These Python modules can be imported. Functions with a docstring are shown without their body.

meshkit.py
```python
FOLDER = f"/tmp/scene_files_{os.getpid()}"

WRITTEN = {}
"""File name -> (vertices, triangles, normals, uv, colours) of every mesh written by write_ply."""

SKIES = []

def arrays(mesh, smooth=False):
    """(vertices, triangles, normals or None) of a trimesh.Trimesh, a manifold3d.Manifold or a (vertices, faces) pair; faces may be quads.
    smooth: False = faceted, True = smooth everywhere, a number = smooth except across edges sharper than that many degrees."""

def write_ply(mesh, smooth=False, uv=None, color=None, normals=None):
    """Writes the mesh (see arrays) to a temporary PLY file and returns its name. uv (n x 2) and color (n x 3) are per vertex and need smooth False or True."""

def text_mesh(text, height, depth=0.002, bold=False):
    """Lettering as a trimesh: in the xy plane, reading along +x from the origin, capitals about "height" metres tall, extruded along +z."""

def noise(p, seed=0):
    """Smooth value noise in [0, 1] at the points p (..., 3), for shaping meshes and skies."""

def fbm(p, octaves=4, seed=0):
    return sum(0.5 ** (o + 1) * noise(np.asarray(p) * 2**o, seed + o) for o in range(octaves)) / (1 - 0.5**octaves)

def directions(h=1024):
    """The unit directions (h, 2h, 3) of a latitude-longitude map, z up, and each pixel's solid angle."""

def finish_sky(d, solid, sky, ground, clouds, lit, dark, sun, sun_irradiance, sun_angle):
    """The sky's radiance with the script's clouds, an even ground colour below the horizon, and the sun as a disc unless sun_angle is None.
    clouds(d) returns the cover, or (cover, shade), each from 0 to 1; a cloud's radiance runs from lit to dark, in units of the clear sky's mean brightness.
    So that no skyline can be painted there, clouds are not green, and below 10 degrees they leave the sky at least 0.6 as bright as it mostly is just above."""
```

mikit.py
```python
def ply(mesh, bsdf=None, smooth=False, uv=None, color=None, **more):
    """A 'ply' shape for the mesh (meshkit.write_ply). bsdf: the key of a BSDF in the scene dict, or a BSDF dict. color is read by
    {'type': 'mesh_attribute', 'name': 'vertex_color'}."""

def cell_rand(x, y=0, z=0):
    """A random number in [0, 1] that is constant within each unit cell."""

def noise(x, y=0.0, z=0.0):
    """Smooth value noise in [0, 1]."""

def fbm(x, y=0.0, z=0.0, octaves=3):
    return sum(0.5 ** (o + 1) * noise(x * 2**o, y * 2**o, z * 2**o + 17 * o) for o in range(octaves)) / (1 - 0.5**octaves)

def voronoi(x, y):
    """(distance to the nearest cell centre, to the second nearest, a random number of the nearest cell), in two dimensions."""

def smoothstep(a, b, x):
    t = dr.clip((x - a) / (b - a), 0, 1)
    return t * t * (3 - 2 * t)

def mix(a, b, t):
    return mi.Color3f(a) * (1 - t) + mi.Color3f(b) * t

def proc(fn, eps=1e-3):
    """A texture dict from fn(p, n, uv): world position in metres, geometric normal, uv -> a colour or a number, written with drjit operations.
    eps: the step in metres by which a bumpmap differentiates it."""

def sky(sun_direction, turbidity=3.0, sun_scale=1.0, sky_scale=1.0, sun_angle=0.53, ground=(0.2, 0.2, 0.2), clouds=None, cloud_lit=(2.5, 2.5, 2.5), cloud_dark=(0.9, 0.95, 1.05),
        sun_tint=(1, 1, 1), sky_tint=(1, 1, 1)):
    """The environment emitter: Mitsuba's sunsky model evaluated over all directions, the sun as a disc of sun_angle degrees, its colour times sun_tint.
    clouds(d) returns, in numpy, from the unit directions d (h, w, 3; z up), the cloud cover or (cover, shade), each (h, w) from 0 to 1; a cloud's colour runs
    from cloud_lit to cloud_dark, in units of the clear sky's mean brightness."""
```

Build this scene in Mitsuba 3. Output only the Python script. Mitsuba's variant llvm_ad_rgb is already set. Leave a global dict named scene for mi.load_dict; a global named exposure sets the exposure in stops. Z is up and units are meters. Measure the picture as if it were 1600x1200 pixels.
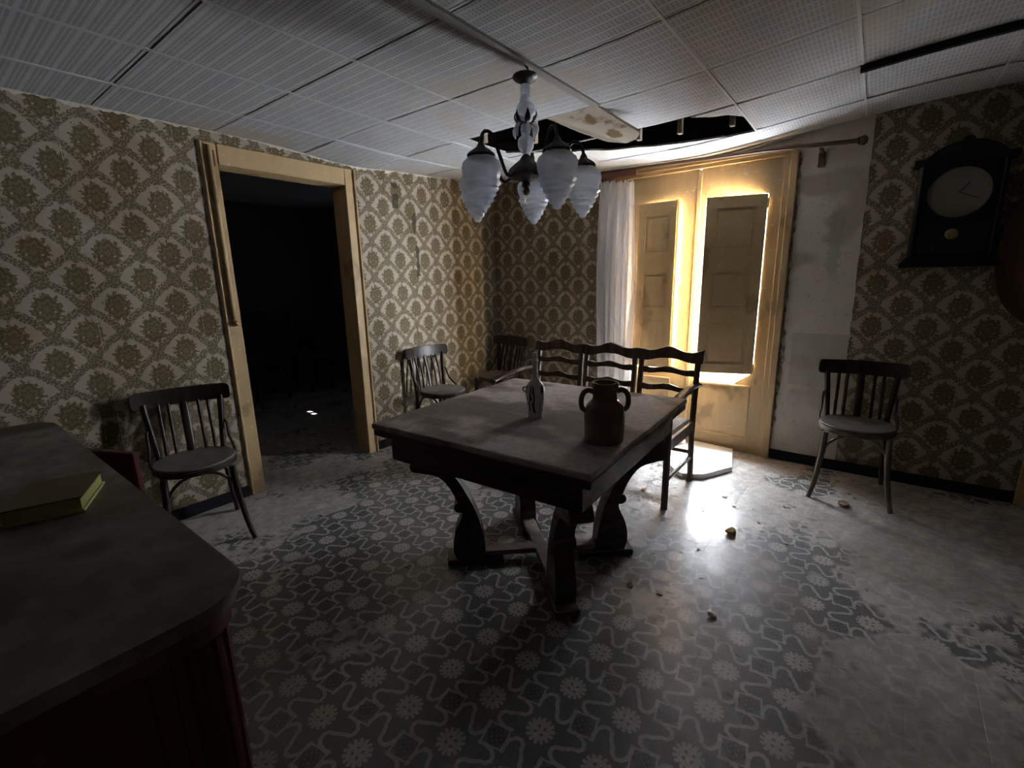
import math, random
import numpy as np, trimesh, drjit as dr, mitsuba as mi, mikit
from mikit import proc, noise, fbm, smoothstep, mix, cell_rand, voronoi
from shapely.geometry import Polygon, box as sbox, Point
from shapely.ops import unary_union
T = mi.ScalarTransform4f
rng = random.Random(7)
scene, labels = {}, {}

# ------------------------------------------------------------------ camera, light, exposure
CAM = np.array([3.241, -3.949, 1.401])
FWD = np.array([-0.5957, 0.7733, -0.2174]); FWD /= np.linalg.norm(FWD)
UP = np.array([-0.1160, 0.1853, 0.9758])
F_PX = 729.3
exposure = 3.35
scene['camera'] = {'type': 'perspective', 'fov': math.degrees(2*math.atan(800/F_PX)), 'fov_axis': 'x', 'near_clip': 0.02, 'far_clip': 100.0,
                   'to_world': T().look_at(origin=CAM.tolist(), target=(CAM+FWD).tolist(), up=UP.tolist())}
SKY_L = 16.0        # the bright hazy sky beyond the balcony, seen above its parapet: the room's only light
labels['sky_beyond_balcony'] = {'kind': 'structure', 'label': 'bright hazy sky beyond the balcony'}
SKY_X, SKY_Y, SKY_Z = (1.3, 4.2), .55, (-.10, 1.62)
SUN = np.array([-.426, -.384, -.819]); SUN /= np.linalg.norm(SUN)      # the way sunlight travels: steeply past the free edge of the ajar shutter
scene['sun'] = {'type': 'directional', 'direction': SUN.tolist(), 'irradiance': {'type': 'rgb', 'value': [2.0, 2.0, 2.1]}, 'sampling_weight': .2}

# ------------------------------------------------------------------ helpers
_used = set(labels)
def uniq(name):
    if name not in scene and name not in labels and name not in _used:
        _used.add(name); return name
    n = 1
    while f'{name}_{n:03d}' in _used: n += 1
    _used.add(f'{name}_{n:03d}'); return f'{name}_{n:03d}'
def thing(name, label, cat, group=None):
    k = uniq(name); labels[k] = {'label': label, 'category': cat}
    if group: labels[k]['group'] = group
    return k
def struct(name, label=None):
    k = uniq(name); labels[k] = {'kind': 'structure'}
    if label: labels[k]['label'] = label
    return k
def put(key, mesh, mat, smooth=30, **kw):
    scene[key] = mikit.ply(mesh, mat, smooth=smooth, **kw); return key
def part(parent, name, mesh, mat, smooth=30, label=None, kind=None, **kw):
    k = uniq(parent+'__'+name); put(k, mesh, mat, smooth, **kw)
    if label or kind:
        labels[k] = {}
        if label: labels[k]['label'] = label
        if kind: labels[k]['kind'] = kind
    return k
def place(parent, name, src, tw, label=None):
    k = uniq(parent+'__'+name); scene[k] = {**src, 'to_world': tw}
    return k
def bx(x0, x1, y0, y1, z0, z1, b=0.003):
    b = min(b, (x1-x0)*.45, (y1-y0)*.45, (z1-z0)*.45)
    if b <= 0:
        m = trimesh.creation.box((x1-x0, y1-y0, z1-z0)); m.apply_translation(((x0+x1)/2, (y0+y1)/2, (z0+z1)/2)); return m
    P = []
    for x, sx in ((x0, 1), (x1, -1)):
        for y, sy in ((y0, 1), (y1, -1)):
            for z, sz in ((z0, 1), (z1, -1)):
                P += [(x+sx*b, y+sy*b, z), (x+sx*b, y, z+sz*b), (x, y+sy*b, z+sz*b)]
    return trimesh.convex.convex_hull(np.array(P))
def cat(*ms): return trimesh.util.concatenate([m for m in ms])
def tube(path, rad, sides=10, cap=True, flat=1.0):
    p = np.asarray(path, float); n = len(p)
    r = np.atleast_1d(np.asarray(rad, float)); r = np.interp(np.linspace(0, 1, n), np.linspace(0, 1, len(r)), r) if len(r) > 1 else np.full(n, r[0])
    t = np.gradient(p, axis=0); t /= np.linalg.norm(t, axis=1, keepdims=True)+1e-12
    a = np.cross(t[0], [0, 0, 1.0] if abs(t[0][2]) < .9 else [0, 1.0, 0]); a /= np.linalg.norm(a)
    V = []
    ang = np.arange(sides)*2*np.pi/sides
    for i in range(n):
        a = a - t[i]*(a@t[i]); a /= np.linalg.norm(a); b = np.cross(t[i], a)
        V.append(p[i]+r[i]*(np.cos(ang)[:, None]*a+flat*np.sin(ang)[:, None]*b))
    V = np.vstack(V); Fc = []
    for i in range(n-1):
        for j in range(sides):
            q = (i*sides+j, i*sides+(j+1) % sides, (i+1)*sides+(j+1) % sides, (i+1)*sides+j)
            Fc += [(q[0], q[1], q[2]), (q[0], q[2], q[3])]
    if cap:
        for base, rev in ((0, True), ((n-1)*sides, False)):
            for j in range(1, sides-1):
                f = (base, base+j, base+j+1); Fc.append(f[::-1] if rev else f)
    return trimesh.Trimesh(V, Fc, process=False)
def smooth_path(pts, n=24):
    pts = np.asarray(pts, float); m = len(pts)
    P = np.vstack([2*pts[0]-pts[1], pts, 2*pts[-1]-pts[-2]]); out = []
    for i in range(m-1):
        k = max(2, n//(m-1))
        for u in np.linspace(0, 1, k, endpoint=False):
            a, b, c, d = P[i:i+4]
            out.append(.5*((2*b)+(-a+c)*u+(2*a-5*b+4*c-d)*u*u+(-a+3*b-3*c+d)*u**3))
    out.append(pts[-1]); return np.array(out)
def lathe(prof, seg=32, mod=None):
    """prof: list of (r, z) from bottom to top; mod(theta, r, z) -> r"""
    prof = np.asarray(prof, float); n = len(prof); th = np.arange(seg)*2*np.pi/seg
    V = []
    for r, z in prof:
        rr = np.array([mod(t, r, z) for t in th]) if mod else np.full(seg, r)
        V.append(np.c_[rr*np.cos(th), rr*np.sin(th), np.full(seg, z)])
    V = np.vstack(V); Fc = []
    for i in range(n-1):
        for j in range(seg):
            a, b, c, d = i*seg+j, i*seg+(j+1) % seg, (i+1)*seg+(j+1) % seg, (i+1)*seg+j
            Fc += [(a, b, c), (a, c, d)]
    nb = len(V)
    V = np.vstack([V, [[0, 0, prof[0][1]], [0, 0, prof[-1][1]]]])
    for j in range(seg):
        Fc += [(nb, (j+1) % seg, j), (nb+1, (n-1)*seg+j, (n-1)*seg+(j+1) % seg)]
    m = trimesh.Trimesh(V, Fc, process=False); return m
def extr(poly, h):
    if poly.geom_type == 'MultiPolygon':
        return cat(*[extr(g, h) for g in poly.geoms])
    return trimesh.creation.extrude_polygon(poly, h, engine='earcut')
def basis(m, o, ex, ey, ez):
    """maps the mesh's x,y,z onto the given world axes"""
    M = np.eye(4); M[:3, 0], M[:3, 1], M[:3, 2], M[:3, 3] = ex, ey, ez, o
    m = m.copy(); m.apply_transform(M)
    if np.linalg.det(M[:3, :3]) < 0: m.invert()
    return m
def xz(poly, y0, t):     # polygon in (x,z), thickness from y0 towards -y
    return basis(extr(poly, t), (0, y0, 0), (1, 0, 0), (0, 0, 1), (0, -1, 0))
def yz(poly, x0, t):     # polygon in (y,z), thickness from x0 towards +x
    return basis(extr(poly, t), (x0, 0, 0), (0, 1, 0), (0, 0, 1), (1, 0, 0))
def at(m, x=0, y=0, z=0, rz=0):
    m = m.copy(); m.apply_transform(trimesh.transformations.rotation_matrix(rz, (0, 0, 1))); m.apply_translation((x, y, z)); return m
def ball(r, c, sub=2, s=(1, 1, 1)):
    m = trimesh.creation.icosphere(sub, r); m.apply_scale(s); m.apply_translation(c); return m

# ------------------------------------------------------------------ materials
def C(*c): return mi.Color3f(*c)
def pri(key, col, rough=.5, spec=.5, **kw):
    scene[key] = {'type': 'twosided', 'bsdf': {'type': 'principled', 'base_color': col if isinstance(col, dict) else {'type': 'rgb', 'value': list(col)}, 'roughness': rough, 'specular': spec, **kw}}
    return key
def dif(key, col):
    scene[key] = {'type': 'twosided', 'bsdf': {'type': 'diffuse', 'reflectance': col if isinstance(col, dict) else {'type': 'rgb', 'value': list(col)}}}
    return key
S, PX, PY, AL = .2, -12.7958, 13.7455, -0.0215
CA, SA = math.cos(AL), math.sin(AL)

def floor_fn(p, n, uv):
    X, Y = p.x/S+PX, p.y/S+PY
    lx, ly = X*CA+Y*SA, -X*SA+Y*CA
    fx, fy = lx-dr.round(lx), ly-dr.round(ly)
    wob = .010*(noise(p.x*90, p.y*90)-.5)
    r = dr.sqrt(fx*fx+fy*fy); th = dr.atan2(fy, fx)
    pet = dr.cos(th*14)
    flower = ((r < .172+wob) | ((pet > -.62) & (r < .226+wob+.012*pet)))
    dx, dy = dr.abs(dr.abs(fx)-.056), dr.abs(dr.abs(fy)-.056)
    dots = (dx*dx+dy*dy) < .025**2
    # meander between neighbouring flowers
    hx = dr.abs(fx) > dr.abs(fy)
    sgx, sgy = dr.select(fx > 0, 1.0, -1.0), dr.select(fy > 0, 1.0, -1.0)
    t = dr.select(hx, fx-.5*sgx, fy-.5*sgy)
    s = dr.select(hx, -fy, fx)
    half = [(-.275, -.14), (-.295, -.04), (-.285, .08), (-.225, .170), (-.145, .190), (-.075, .150), (-.048, .07)]
    pts = half+[(-x, -y) for x, y in half[::-1]]
    d = mi.Float(9)
    for (a0, b0), (a1, b1) in zip(pts[:-1], pts[1:]):
        ux, uy = a1-a0, b1-b0; L2 = ux*ux+uy*uy
        k = dr.clip(((s-a0)*ux+(t-b0)*uy)/L2, 0, 1)
        ex, ey = s-a0-ux*k, t-b0-uy*k
        d = dr.minimum(d, ex*ex+ey*ey)
    line = dr.sqrt(d) < .033+wob*.4
    ox, oy = fx-.5*sgx, fy-.5*sgy
    dia = dr.abs(ox*.849-oy*.528)+dr.abs(oy*.849+ox*.528)
    line |= dr.abs(dia-.262) < .023
    ro = dr.sqrt(ox*ox+oy*oy)
    orn = ro < .15+.02*dr.cos(4*dr.atan2(oy, ox))
    curl = (dr.sin(ox*58+1.2)*dr.sin(oy*58+1.2) > .42) & orn
    grain = .8+.4*noise(p.x*160, p.y*160)
    base = C(.088, .088, .091)*grain
    base = mix(base, C(.030, .030, .033), dr.select(orn, .8, 0.))
    base = mix(base, C(.17, .165, .155), dr.select(curl, .8, 0.))
    base = mix(base, C(.34, .335, .325)*grain, dr.select(line, 1., 0.))
    base = mix(base, C(.37, .36, .335)*grain, dr.select(flower & ~dots, 1., 0.))
    far = dr.maximum(dr.maximum(p.y+1.25, (p.x-3.35)*.5), (.50-p.x)*.7)
    du = fbm(p.x*2.3+3, p.y*2.3, 5.0, 4)+.16*(noise(p.x*38, p.y*38)-.5)
    dust = .12+.80*smoothstep(.50, .62, du+.31*smoothstep(-.45, .35, far)-.09)
    base = mix(base, C(.42, .395, .365)*(.82+.36*noise(p.x*30, p.y*30, 3)), dust*.80)
    br = smoothstep(.57, .66, fbm(p.x*1.7+9, p.y*1.7+4, 2.0, 4))
    return mix(base, C(.15, .115, .085), br*.35)
def floor_rough(p, n, uv):
    return .17+.14*fbm(p.x*3, p.y*3, 1.0, 3)
scene['m_floor'] = {'type': 'blendbsdf', 'weight': .5,
    'waxed': {'type': 'principled', 'base_color': proc(floor_fn), 'roughness': proc(floor_rough), 'specular': 1.0},
    'dusty': {'type': 'principled', 'base_color': proc(floor_fn), 'roughness': .52, 'specular': .9}}
dif('m_floor_dark', (.04, .038, .036))

PH, PQ = .279, .275
def paper_fn(p, n, uv):
    side = dr.abs(n.x) > .5
    u = dr.select(side, p.y+.70, p.x-.595)
    z = dr.select(side, p.z-1.303, p.z-1.454)
    u = u+.004*(noise(p.z*6, p.x+p.y, 3)-.5)
    a, b = u/PH, z/PQ
    ax, by = a-dr.round(a), b-dr.round(b)
    a2, b2 = a-.5, b-.5
    ax2, by2 = a2-dr.round(a2), b2-dr.round(b2)
    first = (dr.abs(ax)+dr.abs(by)) < (dr.abs(ax2)+dr.abs(by2))
    x, y = dr.select(first, ax, ax2), dr.select(first, by, by2)
    dia = dr.abs(x)+dr.abs(y)                    # 0.5 half way to the neighbouring motif
    th = dr.atan2(y, x)
    rr = dr.sqrt(dr.square(x/.205)+dr.square((y-.01)/.265))
    ser = .08*dr.sin(th*11)+.07*dr.sin(th*17+1.3)
    fine = noise(u*150, z*150, 2.0)
    med = smoothstep(1.05, .95, rr+ser+.35*(fine-.5))
    petal = dr.sin(rr*15+1.5*dr.sin(th*8))
    medc = mix(C(.120, .094, .056), C(.19, .152, .097), smoothstep(.2, .8, petal*.5+.5)*.7)
    sp = (dr.square(dr.abs(x)-.10)+dr.square(y+.04) < .00030)
    medc = mix(medc, C(.40, .35, .28), dr.select(sp, .8, 0.))
    e = (dr.abs(x)-dr.abs(y))*2
    bulge = .075*(1-e*e)*dr.select(y > 0, 1., -1.)
    gar = dr.abs(dia-.5-bulge)                   # leafy garlands, arched over each motif
    vor, _, _ = voronoi(u*95, z*95)
    leaf = dr.select(vor < .46, 1., 0.)
    gw = gar+.05*(noise(u*55, z*55, 7.0)-.5)
    lat = smoothstep(.112, .075, gw)*(.38+.62*leaf)
    lat = dr.maximum(lat, smoothstep(.045, .020, gw)*(.55+.45*leaf))
    nd = dr.minimum(dr.sqrt(dr.square((dr.abs(x)-.5)/.11)+dr.square(y/.15)), dr.sqrt(dr.square(x/.11)+dr.square((dr.abs(y)-.5)/.15)))
    knot = smoothstep(1.15, .85, nd+.5*(noise(u*60, z*60, 3.)-.5))*(.62+.38*leaf)
    cream = C(.36, .308, .242)
    col = mix(cream, C(.135, .106, .066), dr.maximum(lat, knot))
    col = mix(col, medc, med)
    wave = .96+.08*noise(p.x*300+p.y*300, p.z*300)
    col = col*wave
    # grime, mould and splits in the paper of the left wall
    g = smoothstep(.60, .72, fbm(p.y*2.6+p.x*1.7+7, p.z*2.1, 3.0, 4))
    col = mix(col, col*C(.72, .68, .62), g*.6)
    ck = dr.abs(p.y+1.075+.03*(noise(p.z*9, 1.)-.5)-.10*(p.z-1.75)*0)
    on = side & (p.y > -1.5) & (p.x < .5)
    crack = on & (ck < (.019*smoothstep(.38, .62, noise(p.z*19, 5.))*(.5+noise(p.z*110, p.y*110)))) & (p.z > 1.45) & (p.z < 2.0)
    ck2 = dr.abs(p.y+1.275+.04*(noise(p.z*20, 9.)-.5))
    crack |= on & (ck2 < .030*smoothstep(.4, .65, noise(p.z*22, 8.))) & (p.z > 2.0) & (p.z < 2.2)
    col = mix(col, C(.05, .042, .035), dr.select(crack, .85, 0.))
    return col
dif('m_paper', proc(paper_fn))

def plaster_fn(p, n, uv):
    f = fbm(p.x*5+p.y*5, p.z*5, 2.0, 4)
    col = mix(C(.52, .465, .385), C(.60, .55, .465), f)
    e = .02*(noise(p.x*60, p.z*60)-.5)
    grey = smoothstep(.0, .012, .045-dr.abs(p.x-2.985+e*2.)) * smoothstep(1.36, 1.42, p.z+e) * smoothstep(1.86, 1.76, p.z+e*3)
    col = mix(col, C(.40, .405, .35), grey*.8)
    low = dr.select((p.x+e > 2.80) & (p.z+e*.6 < .985) & (p.z+e > .60), 1., 0.)
    col = mix(col, C(.37, .34, .29), low*.55)
    pit = smoothstep(.86, .90, noise(p.x*55, p.z*55, p.y*55))
    br = smoothstep(.55, .7, fbm(p.x*3+2, p.z*4, 8.0, 3))
    col = mix(col, C(.30, .235, .17), br*.5)
    return mix(col, C(.30, .27, .23), pit*.35)
dif('m_plaster', proc(plaster_fn))

def ceil_fn(p, n, uv):
    q = p.y/.056; bq = (q-dr.floor(q)-.5)*3.7
    a = p.x/.0168
    hx, hy = dr.abs(a-dr.floor(a)-.5), dr.abs(bq-dr.round(bq))
    hole = smoothstep(.42, .28, dr.maximum(hx, hy)) * smoothstep(1.5, 1.42, dr.abs(bq))
    st = fbm(p.x*1.6+4, p.y*1.6, 0., 4)
    col = mix(C(.50, .505, .51), C(.56, .56, .56), noise(p.x*8, p.y*8))
    col = mix(col, C(.17, .17, .17), hole*.55)
    col = mix(col, C(.46, .40, .33), smoothstep(.60, .74, st)*.6)
    return col
dif('m_ceil', proc(ceil_fn))
dif('m_batten', (.55, .55, .54))
dif('m_batten_dark', (.33, .32, .30))
def flap_fn(p, n, uv):
    f = fbm(p.x*14, p.y*14, p.z*14, 4)
    return mix(C(.62, .55, .45), C(.30, .20, .11), smoothstep(.52, .68, f))
dif('m_flap', proc(flap_fn))
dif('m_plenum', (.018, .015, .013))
dif('m_lath', (.30, .24, .18))

def wood(key, dark, light, rough=.45, spec=.45, ax=2, dust=None, dustamt=.0, f=26., **kw):
    def fn(p, n, uv):
        c = [p.x, p.y, p.z]
        w = [f, f, f]; w[ax] = f*.07
        g = fbm(c[0]*w[0], c[1]*w[1], c[2]*w[2], 3)
        col = mix(C(*dark), C(*light), smoothstep(.3, .7, g))
        if dust:
            k = smoothstep(.35, .65, fbm(p.x*5+3, p.y*5, p.z*5, 4)) * dustamt * smoothstep(.3, .8, n.z)
            col = mix(col, C(*dust), k)
        return col
    return pri(key, proc(fn), rough, spec, **kw)
wood('m_table', (.018, .012, .010), (.040, .026, .020), .38, dust=(.20, .17, .15), dustamt=.8, ax=0)
def ttop_fn(p, n, uv):
    g = fbm(p.x*3, p.y*40, p.z*40, 3)
    col = mix(C(.055, .034, .026), C(.10, .066, .052), smoothstep(.3, .7, g))
    k = fbm(p.x*3.2+1, p.y*4.5+2, 0., 5)
    return mix(col, C(.42, .36, .325)*(.85+.3*noise(p.x*60, p.y*60)), .22+.66*smoothstep(.36, .62, k))
pri('m_tabletop', proc(ttop_fn), .62, .3)
wood('m_chair', (.012, .008, .007), (.026, .016, .013), .36, .35, dust=(.17, .15, .135), dustamt=.25)
wood('m_chair_worn', (.060, .044, .032), (.15, .115, .085), .5, .4, dust=(.22, .20, .175), dustamt=.6)
def seat_fn(p, n, uv):
    g = fbm(p.x*20, p.y*20, p.z*20, 3)
    return mix(C(.075, .060, .050), C(.15, .13, .115), g)
pri('m_seat', proc(seat_fn), .6, .3)
wood('m_bench', (.030, .017, .012), (.065, .038, .027), .40, .45, dust=(.24, .21, .19), dustamt=.5)
def rush_fn(p, n, uv):
    g = dr.sin(p.x*500)*.5+.5
    return mix(C(.16, .115, .07), C(.30, .235, .15), g*noise(p.x*60, p.y*60))
pri('m_rush', proc(rush_fn), .7, .2)
def yellow_fn(p, n, uv):
    s = fbm(p.x*30, p.y*30, p.z*2.2, 3)
    col = mix(C(.42, .285, .14), C(.49, .35, .185), s)
    d = smoothstep(.60, .70, fbm(p.x*6+1, p.y*6, p.z*3.4, 4))
    col = mix(col, C(.24, .155, .08), d*.6)
    chip = smoothstep(.88, .91, noise(p.x*60, p.y*60, p.z*40))
    return mix(col, C(.62, .55, .43), chip*.5)
pri('m_yellow', proc(yellow_fn), .5, .3)
wood('m_rod', (.06, .030, .018), (.11, .06, .035), .45, .4, ax=0)
dif('m_base', (.020, .020, .024))
wood('m_side', (.075, .021, .017), (.12, .038, .031), .32, .4, f=18.)
def stop_fn(p, n, uv):
    k = fbm(p.x*4, p.y*4, p.z*4, 5)
    g = fbm(p.x*3, p.y*44, p.z*44, 3)
    col = mix(C(.070, .052, .042), C(.11, .082, .068), g)
    return mix(col, C(.235, .225, .19)*(.8+.4*noise(p.x*55, p.y*55)), smoothstep(.35, .62, k)*.85)
pri('m_sidetop', proc(stop_fn), .48, .4)
pri('m_steel', (.25, .24, .22), .4, .5)
pri('m_iron', (.018, .014, .013), .45, .5)
pri('m_brass', (.42, .30, .13), .35, .5, metallic=.8)
pri('m_rust', (.13, .045, .03), .55, .4)
scene['m_pane'] = {'type': 'thindielectric', 'int_ior': 1.5}
scene['m_crystal'] = {'type': 'dielectric', 'int_ior': 1.5}
scene['m_shade'] = {'type': 'principledthin', 'base_color': {'type': 'rgb', 'value': [.84, .87, .93]}, 'roughness': .22, 'spec_trans': .55, 'diff_trans': 1.0, 'eta': 1.5}
def jug_fn(p, n, uv):
    k = fbm(p.x*16, p.y*16, p.z*10, 4)
    col = mix(C(.075, .045, .026), C(.13, .082, .044), k)
    return mix(col, C(.17, .115, .062), smoothstep(.885, .83, p.z+.02*(noise(p.x*50, p.y*50)-.5))*.6)
pri('m_jug', proc(jug_fn), .17, .55)
def dec_fn(p, n, uv):
    a = dr.atan2(p.y+2.246, p.x-2.062)
    st = noise(a*7.5+.9*noise(p.z*40, 1.)+30, p.z*24, 6.)
    dk = smoothstep(.55, .60, st)*smoothstep(.80, .815, p.z)*smoothstep(.945, .93, p.z)
    return mix(C(.52, .50, .47), C(.05, .030, .028), dk)
pri('m_decanter', proc(dec_fn), .25, .5)
scene['m_curtain'] = {'type': 'principledthin', 'base_color': {'type': 'rgb', 'value': [.86, .84, .83]}, 'roughness': .9, 'spec_trans': 0., 'diff_trans': .7}
pri('m_clockwood', (.009, .0085, .010), .25, .25)
dif('m_dial', (.21, .20, .155)); dif('m_hand', (.07, .065, .055))
pri('m_glass_black', (.010, .012, .016), .06, .6)
pri('m_board', (.87, .865, .85), .7, .3)
pri('m_book', (.105, .080, .030), .4, .5)
def page_fn(p, n, uv):
    return mix(C(.32, .33, .11), C(.42, .42, .17), noise(p.x*20, p.y*20, p.z*900))
pri('m_page', proc(page_fn), .5, .4)
pri('m_dish', (.10, .10, .12), .25, .5, metallic=.6)
dif('m_chip', (.42, .36, .28)); dif('m_leaf', (.26, .16, .075))
dif('m_wicker', (.11, .068, .042))
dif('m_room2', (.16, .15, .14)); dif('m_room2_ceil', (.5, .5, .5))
dif('m_black', (.01, .01, .01))

# the sky: a large area light outside the glazing
def quads(rs, y):
    V, Fc = [], []
    for x0, x1, z0, z1 in rs:
        k = len(V); V += [(x0, y, z0), (x1, y, z0), (x1, y, z1), (x0, y, z1)]; Fc += [(k, k+1, k+2), (k, k+2, k+3)]
    return trimesh.Trimesh(V, Fc, process=False)
scene['sky_beyond_balcony'] = mikit.ply(quads([(SKY_X[0], SKY_X[1], SKY_Z[0], SKY_Z[1]), (SKY_X[0], 2.64, SKY_Z[1], 2.9), (3.02, SKY_X[1], SKY_Z[1], 2.9)], SKY_Y), 'm_black')
scene['sky_beyond_balcony']['emitter'] = {'type': 'area', 'radiance': {'type': 'rgb', 'value': [SKY_L*.90, SKY_L*.98, SKY_L*1.08]}, 'sampling_weight': 1.0}

# ------------------------------------------------------------------ room shell
XR, YB, XL2 = 5.2, -5.4, -3.2          # right wall, rear wall, far wall of the next room
WT = .15
def zc(x, y):
    """height of the sagging false ceiling"""
    x, y = np.asarray(x, float), np.asarray(y, float)
    ss = lambda a, b, v: (lambda t: t*t*(3-2*t))(np.clip((v-a)/(b-a), 0, 1))
    z = 2.300+.095*ss(2.0, 3.7, x)
    z = z+.065*np.exp(-((x)**2+(y)**2)/(2*.45**2))
    z = z-.028*np.exp(-((x-2.0)**2)/(2*.5**2)-((y)**2)/(2*.35**2))
    z = z-.035*np.exp(-((y+1.66)**2)/(2*.3**2)-(x**2)/(2*.3**2))
    return z

# floor: every visible tile its own piece (the 300 that show largest), the rest of the field one part
fl = struct('floor', 'patterned hydraulic cement tile floor, dusty')
tile = mikit.ply(at(bx(-.0998, .0998, -.0998, .0998, -.02, 0, .0003)), 'm_floor', smooth=False)
RGT = np.cross(FWD, UP)
def pix(P):
    d = np.asarray(P, float)-CAM; z = d@FWD
    return np.array([800+F_PX*(d@RGT)/z, 600-F_PX*(d@UP)/z, z])
cells = []
for i in range(-16, 18):
    for j in range(-18, 18):
        X, Y = (i*CA-j*SA-PX)*S, (i*SA+j*CA-PY)*S
        if -.1 < X < XR+.1 and YB-.1 < Y < .1:
            q = pix((X, Y, 0)); vis = q[2] > .15 and -60 < q[0] < 1660 and -60 < q[1] < 1260
            cells.append((q[2] if vis else 90+len(cells)*.001, X, Y))
cells.sort()
rest = []
for k, (d, X, Y) in enumerate(cells):
    tw = T().translate([X, Y, 0]).rotate([0, 0, 1], math.degrees(AL))
    if k < 300: place(fl, 'tile', tile, tw)
    else: rest.append(at(bx(-.0998, .0998, -.0998, .0998, -.02, 0, .0003), X, Y, 0, AL))
part(fl, 'far_tiles', cat(*rest), 'm_floor', False, kind='stuff')
part(fl, 'bedding', bx(-WT, XR+.1, YB-.1, .4, -.12, -.0205, 0), 'm_floor_dark', False)
part(fl, 'threshold', bx(-WT, -.0, -2.62, -1.74, -.02, 0, 0), 'm_floor', False)

# left wall with the doorway
D0, D1, DH = -2.605, -1.745, 2.115     # clear opening
wl = struct('wall_left', 'left wall with ochre patterned wallpaper')
part(wl, 'plaster', yz(sbox(YB-.1, -.1, .11, 2.46).difference(sbox(D0-.03, -.2, D1+.03, DH+.03)), -WT, WT-.0015), 'm_plaster', False)
def ragged(x0, x1, z0, ztop, seed, amp=.02, step=.012, lo=0):
    r = random.Random(seed); pts = [(x0, z0), (x1, z0)]
    n = max(2, int((x1-x0)/step)); v = 0
    for k in range(n+1):
        v = .6*v+r.uniform(0, amp)*(r.random() < .55)
        x = x1-(x1-x0)*k/n
        pts.append((x, ztop(x)-lo-v))
    return Polygon(pts)
door_hole = sbox(D0-.10, -.2, D1+.08, DH+.105)
seams = [0, -.38, -.866, -1.355, -1.843, -2.332, -2.82, -3.31, -3.80, -4.29, -4.78, YB]
for k in range(len(seams)-1):
    y1, y0 = seams[k], seams[k+1]
    pg = ragged(y0+.0012, y1-.0012, .0, lambda y: float(zc(0, y)), 40+k, .016).difference(door_hole)
    for g in getattr(pg, 'geoms', [pg]):
        if g.area > .003: part(wl, 'wallpaper_strip', yz(g, -.0015, .0015), 'm_paper', False)

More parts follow.
